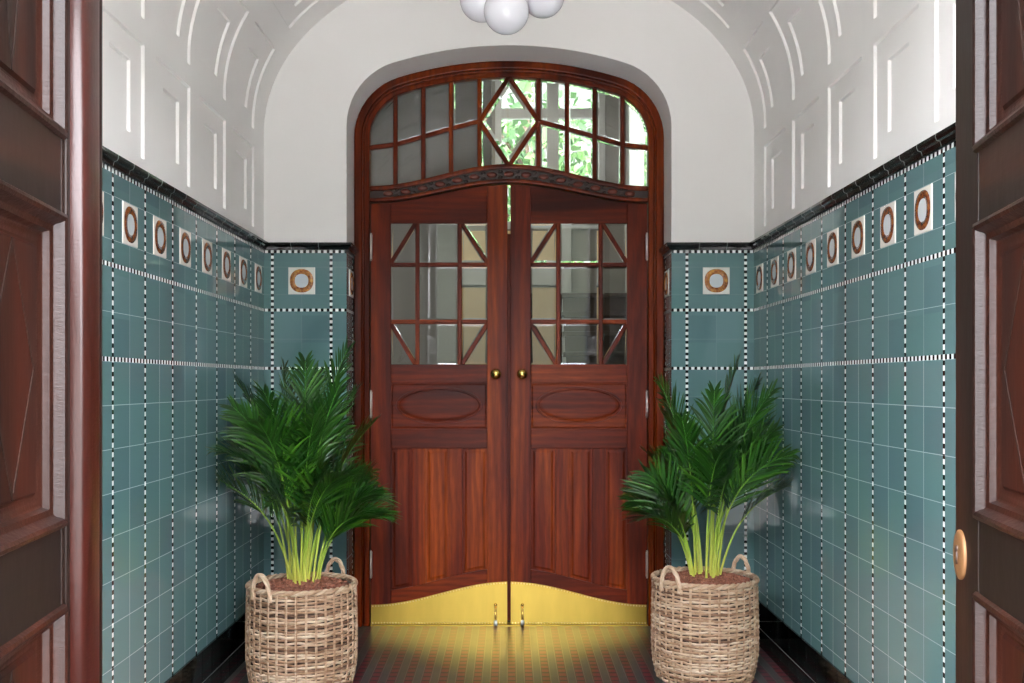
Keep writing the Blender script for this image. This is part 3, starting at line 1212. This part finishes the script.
def basket(loc, label, seed, handles, bulge):
    rnd = random.Random(seed)
    b = empty('wicker_basket', loc, label, 'basket', 'wicker plant baskets')
    Hb = 0.452
    R = lambda z: 0.213 + 0.022 * min(1, z / 0.12) ** 0.7 + 0.004 * sin(pi * min(1, z / Hb))
    NS = 36
    n = NS * 6
    mb = MB()
    rows = 34
    for i in range(rows):
        z = 0.012 + (Hb - 0.024) * i / (rows - 1)
        base = (0.5 if seed == 3 else 0.66) + 0.22 * sin(i * 1.7 + seed) + rnd.uniform(-0.2, 0.2)
        if i in (5, 6, 13, 20, 21):
            base = 0.95
        ph = pi * (i % 2)
        j1, j2 = rnd.uniform(0, 6), rnd.uniform(0, 6)
        pts = []
        for k in range(n):
            a = 2 * pi * k / n
            rr = R(z) + 0.0052 * sin(NS / 2 * a + ph)
            pts.append((rr * cos(a), rr * sin(a), z + 0.0022 * sin(3 * a + j1) + 0.0014 * sin(11 * a + j2)))
        mb.tv = max(0.05, min(1, base))
        s0 = len(mb.v)
        mb.tube(pts, 0.0061 * rnd.uniform(0.85, 1.1), 6, closed=True, squash=0.7)
        # slow change of tone along one cane
        for q in range(s0, len(mb.v)):
            k = (q - s0) // 6
            mb.tone[q] = max(0.02, min(1, base + 0.22 * sin(2 * pi * k / n * 2 + j1) + 0.12 * sin(2 * pi * k / n * 7 + j2)))
    mb.build('woven_side', WICK, b, fix=False)
    mb = MB()
    for k in range(NS):
        a = 2 * pi * (k + 0.5) / NS
        for e in (-1, 1):
            aa = a + e * 0.0115
            mb.tv = rnd.uniform(0.45, 0.85)
            mb.tube([((R(z) + bulge) * cos(aa), (R(z) + bulge) * sin(aa), z) for z in xs(0.004, Hb, 10)], 0.0027, 6)
    mb.build('stake', WICK, b, fix=False)
    # plaited rim
    mb = MB()
    for q in range(3):
        mb.tv = 0.6 + 0.15 * q
        pts = []
        m_ = 180
        for k in range(m_):
            a = 2 * pi * k / m_
            w_ = a * 16 + q * 2 * pi / 3
            pts.append(((R(Hb) + 0.0075 * cos(w_)) * cos(a), (R(Hb) + 0.0075 * cos(w_)) * sin(a), Hb + 0.006 + 0.007 * sin(w_)))
        mb.tube(pts, 0.0068, 6, closed=True)
    mb.build('plaited_rim', WICK, b, fix=False)
    mb = MB()
    mb.lathe([(0, 0.004), (0.205, 0.004), (0.226, 0.11), (0.230, Hb - 0.005), (0.224, Hb - 0.005), (0.220, 0.11), (0.19, 0.012), (0, 0.012)], 40)
    mb.build('lining', LINER, b)
    # ear handles
    for az in handles:
        mb = MB()
        for q in range(3):
            mb.tv = 0.75 + 0.1 * q
            pts = []
            m_ = 40
            for k in range(m_ + 1):
                f = k / m_
                ang = pi * f
                wob = 0.0055
                w_ = f * 14 + q * 2 * pi / 3
                side = (0.054 + wob * cos(w_)) * cos(ang)
                up = (0.076 + wob * cos(w_)) * sin(ang) - 0.035 * (1 - sin(ang))
                rad = R(Hb) + 0.004 + 0.006 * sin(ang) + wob * sin(w_)
                ca, sa = cos(az), sin(az)
                pts.append((rad * ca - side * sa, rad * sa + side * ca, Hb + 0.004 + up))
            mb.tube(pts, 0.006, 6)
        mb.build('handle', WICK, b, fix=False)
    return b


def soil(loc, label, seed):
    rnd = random.Random(seed)
    mb = MB()
    n = 48
    prev = None
    radii = [0.0, 0.05, 0.09, 0.13, 0.17, 0.195, 0.212, 0.2185]
    for r in radii:
        if r == 0:
            ring = [mb.vert((0, 0, 0.03))]
        else:
            ring = []
            for k in range(n):
                a = 2 * pi * k / n
                z = 0.03 * (1 - (r / 0.2185) ** 2) + rnd.uniform(-0.005, 0.005) - 0.004
                ring.append(mb.vert((r * cos(a), r * sin(a), z)))
        if prev:
            for k in range(n):
                k2 = (k + 1) % n
                if len(prev) == 1:
                    mb.face([prev[0], ring[k], ring[k2]], smooth=True)
                else:
                    mb.face([prev[k], ring[k], ring[k2], prev[k2]], smooth=True)
        prev = ring
    bot_ = [mb.vert((0.2185 * cos(2 * pi * k / n), 0.2185 * sin(2 * pi * k / n), -0.05)) for k in range(n)]
    for k in range(n):
        mb.face([prev[k], bot_[k], bot_[(k + 1) % n], prev[(k + 1) % n]])
    mb.face(bot_)
    # crumbs of bark lying on top
    for k in range(420):
        r = 0.205 * sqrt(rnd.random())
        a = rnd.uniform(0, 2 * pi)
        z = 0.03 * (1 - (r / 0.2185) ** 2)
        s = rnd.uniform(0.004, 0.010)
        mb.ellipsoid((r * cos(a), r * sin(a), z), (s * rnd.uniform(.7, 1.4), s * rnd.uniform(.7, 1.4), s * 0.7), 6, 4)
    o = mb.build('potting_soil', SOIL)
    o.location = loc
    return tag(o, label, 'soil', 'soil in the baskets', 'stuff')


BKL = (-0.928, 4.78, 0.0)
BKR = (0.904, 4.93, 0.0)
basket(BKL, 'round woven wicker basket holding the taller palm, by the left wall', 3, (radians(235), radians(62)), 0.0065)
basket(BKR, 'round woven wicker basket holding the shorter palm, by the right wall', 8, (radians(221), radians(35)), 0.0045)
soil((BKL[0], BKL[1], 0.446), 'red-brown bark soil around the taller palm', 5)
soil((BKR[0], BKR[1], 0.446), 'red-brown bark soil around the shorter palm', 6)

# ------------------------------------------------------------------ palms
LEAFM = NT('palm_leaf_green')
_at = LEAFM.n('ShaderNodeAttribute', attribute_name='tone').outputs['Fac']
LEAFM.set(color=LEAFM.ramp(_at, [(0.0, srgb(10, 40, 6)), (0.45, srgb(28, 75, 13)), (0.8, srgb(76, 124, 28)), (1.0, srgb(144, 168, 62))]), rough=0.38, spec=0.5)
LEAFM.b.inputs['Subsurface Weight'].default_value = 0.0
LEAFM = LEAFM.m
STEMM = NT('palm_stem_green')
_at = STEMM.n('ShaderNodeAttribute', attribute_name='tone').outputs['Fac']
STEMM.set(color=STEMM.ramp(_at, [(0.0, srgb(190, 186, 84)), (0.4, srgb(142, 172, 62)), (1.0, srgb(62, 116, 36))]), rough=0.35)
STEMM = STEMM.m


def frond(rnd, base, az, e0, length, bend, leaflet=0.28, twist=0.0):
    """one arching pinnate leaf as a mesh: stalk and leaflets"""
    mb = MB()
    n = 26
    p = Vector(base)
    pts, dirs = [], []
    for k in range(n + 1):
        s = k / n
        el = e0 - bend * s ** 1.8
        a = az + twist * s
        d = Vector((cos(el) * cos(a), cos(el) * sin(a), sin(el)))
        pts.append(p.copy())
        dirs.append(d)
        p = p + d * (length / n)
    mb.cur = 1
    s0 = len(mb.v)
    mb.tv = 0.0
    mb.tube(pts, [0.0062 * (1 - 0.78 * k / n) for k in range(n + 1)], 6)
    for q in range(s0, len(mb.v)):
        mb.tone[q] = min(1, max(0, (q - s0) // 6 / n * 1.25 + rnd.uniform(-0.05, 0.05)))
    mb.cur = 0
    NL = 27
    st = 0.45
    roll = rnd.uniform(-1.1, 1.1)
    for k in range(NL):
        s = st + (1 - st) * (k + 0.5) / NL
        i = min(n - 1, int(s * n))
        f = s * n - i
        o = pts[i].lerp(pts[i + 1], f)
        d = dirs[i]
        side = d.cross(Vector((0, 0, 1)))
        if side.length < 1e-3:
            side = Vector((-sin(az), cos(az), 0))
        side.normalize()
        nrm = side.cross(d).normalized()
        side, nrm = side * cos(roll) + nrm * sin(roll), nrm * cos(roll) - side * sin(roll)
        q = (s - st) / (1 - st)
        ll = leaflet * (0.55 + 0.45 * sin(pi * min(1, q * 0.95 + 0.18))) * (1 - 0.45 * q ** 3)
        for sd in (-1, 1):
            ang = radians(44 - 24 * q + rnd.uniform(-5, 5))
            ld_ = (d * cos(ang) + side * sd * sin(ang) + nrm * (0.16 + rnd.uniform(-0.07, 0.07))).normalized()
            L_ = ll * rnd.uniform(0.88, 1.08)
            droop = rnd.uniform(0.06, 0.36) * L_
            wmax = 0.0054 * rnd.uniform(0.85, 1.15)
            tone0 = rnd.uniform(0.02, 0.48) + 0.2 * (1 - q) * rnd.random()
            wdir = ld_.cross(nrm).normalized()
            rows = []
            m_ = 6
            for j in range(m_ + 1):
                t = j / m_
                c = o + ld_ * (L_ * t) + Vector((0, 0, -droop * t ** 2.2))
                w = wmax * (sin(pi * (0.12 + 0.88 * t)) ** 0.7 if t < 1 else 0.02)
                mb.tv = tone0 + 0.12 * t
                rows.append([mb.vert(c + wdir * w), mb.vert(c - nrm * w * 0.45), mb.vert(c - wdir * w)])
            for a, b in zip(rows, rows[1:]):
                mb.face([a[0], a[1], b[1], b[0]], smooth=True)
                mb.face([a[1], a[2], b[2], b[1]], smooth=True)
    return mb


def keep_clear(mb, loc):
    # leaves that reach the tiled wall bend along it
    out = []
    for x, y, z in mb.v:
        X_ = x + loc[0]
        a = abs(X_)
        if a > 1.18:
            a = 1.18 + 0.095 * math.tanh((a - 1.18) / 0.095)
        Y_ = y + loc[1]
        if Y_ > 5.5:
            Y_ = 5.5 + 0.12 * math.tanh((Y_ - 5.5) / 0.12)
        out.append((math.copysign(a, X_) - loc[0], Y_ - loc[1], z))
    mb.v = out


def palm(loc, label, specs, seed):
    rnd = random.Random(seed)
    r = empty('areca_palm', loc, label, 'potted palm', 'potted palms')
    for (az, e0, ln, bd) in specs:
        rad = rnd.uniform(0.01, 0.075)
        a2 = radians(az) + rnd.uniform(-0.6, 0.6)
        mb = frond(rnd, (rad * cos(a2), rad * sin(a2), -0.02), radians(az), radians(e0), ln, radians(bd), twist=rnd.uniform(-0.25, 0.25))
        keep_clear(mb, loc)
        mb.build('frond', [LEAFM, STEMM], r, fix=False)
    return r


def palm_specs(seed, n, tall, spread, door):
    rnd = random.Random(seed)
    out = []
    for k in range(n):
        f = (k + 0.5) / n
        az = (k * 137.5 + rnd.uniform(-14, 14)) % 360
        e0 = 88 - 11 * f + rnd.uniform(-3, 3)
        ln = tall * (1.0 - 0.34 * f) * rnd.uniform(0.92, 1.06)
        bd = spread * (0.32 + 0.78 * f) * rnd.uniform(0.85, 1.15)
        ln *= 1 - 0.36 * max(0.0, door * cos(radians(az))) * min(1, 2 * f)
        out.append((az, e0, ln, bd))
    return out


palm((BKL[0], BKL[1], 0.46), 'green feathery palm in a wicker basket, the taller and wider one', palm_specs(12, 30, 1.10, 84, 1), 21)
palm((BKR[0], BKR[1], 0.46), 'green feathery palm in a wicker basket, the shorter one', palm_specs(23, 28, 1.00, 80, -1), 33)

# ------------------------------------------------------------------ globe lamp
OPAL = NT('opal_glass')
OPAL.set(color=srgb(226, 226, 232), rough=0.12)
OPAL = OPAL.m
lamp = empty('globe_pendant_lamp', (-0.01, 4.2, 3.62), 'pendant lamp with a cluster of white glass globes under the vault', 'lamp')
mb = MB()
mb.lathe([(0.0, -0.002), (0.07, -0.002), (0.065, -0.03), (0.02, -0.045), (0.0, -0.045)], 28)
mb.build('ceiling_rose', BRASSK, lamp)
mb = MB()
mb.tube([(0, 0, -0.03), (0, 0, -0.64)], 0.008, 10)
mb.build('rod', BRASSK, lamp)
for gx, gy, gz, gr in ((0.0, -0.03, -0.808, 0.0885), (-0.098, 0.05, -0.733, 0.088), (0.146, 0.06, -0.715, 0.086)):
    mb = MB()
    if gx:
        mb.tube([(0, 0, -0.56), (gx * 0.5, gy * 0.5, -0.535), (gx, gy, -0.55), (gx, gy, gz + gr - 0.005)], 0.006, 8)
    else:
        mb.tube([(0, 0, -0.6), (gx, gy, gz + gr - 0.005)], 0.006, 8)
    mb.lathe([(0.0, 0.03), (0.026, 0.028), (0.03, 0.0), (0.03, -0.012)], 20, Matrix.Translation((gx, gy, gz + gr)))
    ar = mb.build('arm', BRASSK, lamp)
    mb = MB()
    mb.ellipsoid((gx, gy, gz), (gr, gr, gr), 40, 24)
    mb.build('globe', OPAL, lamp)

# ------------------------------------------------------------------ stair hall behind the doors
GREY = plain('grey_hall_plaster', srgb(150, 150, 142), 0.7, var=0.04, scale=3)
CREAM = plain('cream_paint', srgb(236, 210, 160), 0.5, var=0.05, scale=3)
PALE = plain('pale_window_paint', srgb(206, 210, 208), 0.5)
STAIRW = plain('dark_stair_wood', srgb(70, 58, 46), 0.5, var=0.2, scale=10)
YH0, YH1 = YD + 0.085, 10.0
XH0, XH1, ZH = -1.9, 1.9, 4.7
mb = MB()
for sx in (-1, 1):
    poly = half_wall(sx, YH0, None, 0.0, None, [(1.95, 0.0), (1.95, 4.75), (0.0, 4.75)])
    mb.face([mb.vert(p) for p in poly])
tag(mb.build('wall_hall_front', GREY, fix=False), 'grey stair hall wall around the doorway', 'wall', kind='structure')
mb = MB(); mb.box(XH0 - 0.05, XH0, YH0, YH1, 0, ZH)
tag(mb.build('wall_hall_left', GREY), 'grey wall on the left of the stair hall', 'wall', kind='structure')
mb = MB(); mb.box(XH1, XH1 + 0.05, YH0, YH1, 0, ZH)
tag(mb.build('wall_hall_right', PALE), 'grey wall on the right of the stair hall', 'wall', kind='structure')
mb = MB(); mb.box(XH0 - 0.05, XH1 + 0.05, YH0, YH1 + 0.1, ZH, ZH + 0.05)
tag(mb.build('ceiling_hall', PALE), 'pale ceiling of the stair hall', 'ceiling', kind='structure')
mb = MB(); mb.box(XH0 - 0.05, XH1 + 0.05, YD + 0.1, YH1 + 0.1, -0.1, 0.0)
tag(mb.build('floor_hall', STAIRW), 'dark floor of the stair hall', 'floor', kind='structure')
WX0, WX1, WZ0, WZ1 = -0.13, 0.90, 2.80, 4.45
mb = MB()
mb.box(XH0, WX0, YH1, YH1 + 0.1, 0, ZH)
mb.box(WX1, 1.10, YH1, YH1 + 0.1, 0, ZH)
mb.box(1.36, XH1, YH1, YH1 + 0.1, 0, ZH)
mb.box(1.10, 1.36, YH1, YH1 + 0.1, 0, 2.8)
mb.box(WX0, WX1, YH1, YH1 + 0.1, 0, WZ0)
mb.box(WX0, WX1, YH1, YH1 + 0.1, WZ1, ZH)
tag(mb.build('wall_hall_back', GREY), 'grey far wall of the stair hall with a tall window', 'wall', kind='structure')
mb = MB(); mb.prism([(XH0, 0), (-0.38, 0), (-0.38, 2.62), (-0.13, 2.62), (-0.13, ZH), (XH0, ZH)], 7.9, 8.0)
tag(mb.build('wall_hall_screen', GREY), 'grey wall across the left half of the stair hall', 'wall', kind='structure')
# window with green view
wv = empty('window_2', (0, YH1, 0), 'white framed stair window with trees outside', 'window', kind='structure')
mb = MB()
mb.box(WX0, WX0 + 0.06, -0.03, 0.07, WZ0, WZ1)
mb.box(WX1 - 0.06, WX1, -0.03, 0.07, WZ0, WZ1)
mb.box(WX0 + 0.06, WX1 - 0.06, -0.03, 0.07, WZ0, WZ0 + 0.07)
mb.box(WX0 + 0.06, WX1 - 0.06, -0.03, 0.07, WZ1 - 0.07, WZ1)
mb.build('frame', PALE, wv, bevel=0.004)
mb = MB()
mb.box(0.355, 0.465, -0.025, 0.06, WZ0 + 0.07, WZ1 - 0.07)
mb.box(WX0 + 0.06, WX1 - 0.06, -0.02, 0.055, 3.84, 3.93)
mb.build('mullion', PALE, wv, bevel=0.004)
wv2 = empty('added_window', (0, YH1, 0), 'narrow frosted window added as a bright strip right of the window with trees', 'window', kind='structure')
FROST = NT('frosted_glass')  # added pane, lit from the courtyard so this strip shows white
_tl = FROST.n('ShaderNodeBsdfTranslucent')
_tl.inputs[0].default_value = (0.9, 0.9, 0.88, 1)
FROST.t.links.new(_tl.outputs[0], FROST.t.nodes['Material Output'].inputs['Surface'])
mb = MB(); mb.box(1.125, 1.335, 0.03, 0.034, 2.82, ZH - 0.03); mb.build('frosted_pane', FROST.m, wv2)
mb = MB()
mb.box(1.10, 1.125, -0.02, 0.07, 2.8, ZH); mb.box(1.335, 1.36, -0.02, 0.07, 2.8, ZH); mb.box(1.125, 1.335, -0.02, 0.07, 2.8, 2.82)
mb.build('frame', PALE, wv2, bevel=0.003)
# cream doorway seen between the leaves
dr = empty('door_5', (0.02, YH1, 0), 'cream double door under a cream panel at the back of the hall', 'door', kind='structure')
mb = MB(); mb.box(-0.46, -0.004, -0.05, -0.001, 0.0, 2.25); mb.build('leaf_panel', CREAM, dr, bevel=0.004)
mb = MB(); mb.box(0.004, 0.46, -0.05, -0.001, 0.0, 2.25); mb.build('leaf_panel', CREAM, dr, bevel=0.004)
mb = MB(); mb.box(-0.46, 0.46, -0.04, -0.001, 2.5, 2.78); mb.build('over_panel', CREAM, dr, bevel=0.004)
mb = MB()
mb.box(-0.56, -0.46, -0.07, -0.001, 0, 2.8); mb.box(0.46, 0.56, -0.07, -0.001, 0, 2.8); mb.box(-0.46, 0.46, -0.07, -0.001, 2.27, 2.5)
mb.build('frame', PALE, dr, bevel=0.004)
# stairs
st = empty('staircase', (1.04, 7.5, 0), 'dark wooden stairs rising on the right of the hall', 'staircase', kind='structure')
for k in range(12):
    mb = MB()
    mb.box(-0.58, 0.65, 0.18 * k, 0.18 * k + 0.21, 0.18 * k + 0.14, 0.18 * k + 0.18)
    mb.build('tread', STAIRW, st, bevel=0.006)
    mb = MB()
    mb.box(-0.56, 0.65, 0.18 * k + 0.02, 0.18 * k + 0.04, 0.18 * k, 0.18 * k + 0.14)
    mb.build('riser', STAIRW, st)

mb = MB()
mb.box(-6, 6, 16.5, 17, -0.1, 20)  # added walls, raised high to cut the sky light on trees and hall
mb.box(-6, -5.5, 10.1, 16.5, -0.1, 20)
mb.box(5.5, 6, 10.1, 16.5, -0.1, 20)
tag(mb.build('wall_courtyard_blocker', plain('courtyard_render', srgb(72, 78, 70), 0.8, var=0.15, scale=1.2)), 'tall courtyard walls behind the trees, added to dim the daylight', 'wall', kind='structure')
mb = MB()
mb.box(-5.5, 5.5, 10.1, 16.5, -0.16, -0.02)
tag(mb.build('ground_courtyard', pave), 'courtyard paving under the trees', 'pavement', kind='structure')

# ------------------------------------------------------------------ trees outside the stair window
TREEL = NT('tree_leaf')
_at = TREEL.n('ShaderNodeAttribute', attribute_name='tone').outputs['Fac']
TREEL.set(color=TREEL.ramp(_at, [(0.0, srgb(26, 58, 22)), (0.5, srgb(56, 96, 42)), (1.0, srgb(100, 136, 76))]), rough=0.6)
TREEL = TREEL.m
BARK = plain('tree_bark', srgb(84, 70, 56), 0.9, var=0.25, scale=12)


def tree(loc, label, seed, h, rad):
    rnd = random.Random(seed)
    r = empty('leafy_tree', loc, label, 'tree', 'trees outside the stair window')
    mb = MB()
    mb.tube([(0, 0, 0), (0.05, 0, h * 0.4), (-0.04, 0.05, h * 0.75), (0.02, 0, h)], [0.12, 0.1, 0.06, 0.02], 8)
    for k in range(7):
        a = rnd.uniform(0, 6.28)
        z = h * rnd.uniform(0.45, 0.85)
        mb.tube([(0, 0, z), (rad * .4 * cos(a), rad * .4 * sin(a), z + .25), (rad * .8 * cos(a), rad * .8 * sin(a), z + .4)], [0.04, 0.025, 0.01], 6)
    mb.build('trunk', BARK, r)
    mb = MB()
    for k in range(900):
        d = Vector((rnd.gauss(0, 1), rnd.gauss(0, 1), rnd.gauss(0, 1.1))).normalized() * rad * rnd.random() ** 0.45
        c = d + Vector((0, 0, h * 0.78))
        a = Vector((rnd.gauss(0, 1), rnd.gauss(0, 1), rnd.gauss(0, 1))).normalized()
        b = a.cross(Vector((rnd.gauss(0, 1), rnd.gauss(0, 1), rnd.gauss(0, 1)))).normalized()
        s = rnd.uniform(0.05, 0.11)
        mb.tv = rnd.random()
        mb.face([mb.vert(c - a * s), mb.vert(c + b * s * 0.5), mb.vert(c + a * s), mb.vert(c - b * s * 0.5)])
    mb.build('crown', TREEL, r, fix=False)
    return r


tree((0.2, 12.0, 0), 'leafy green tree outside the stair window, seen through the diamond pane', 1, 4.9, 0.95)
tree((1.5, 14.1, 0), 'leafy green tree outside the stair window, right of the diamond pane', 2, 5.2, 1.25)
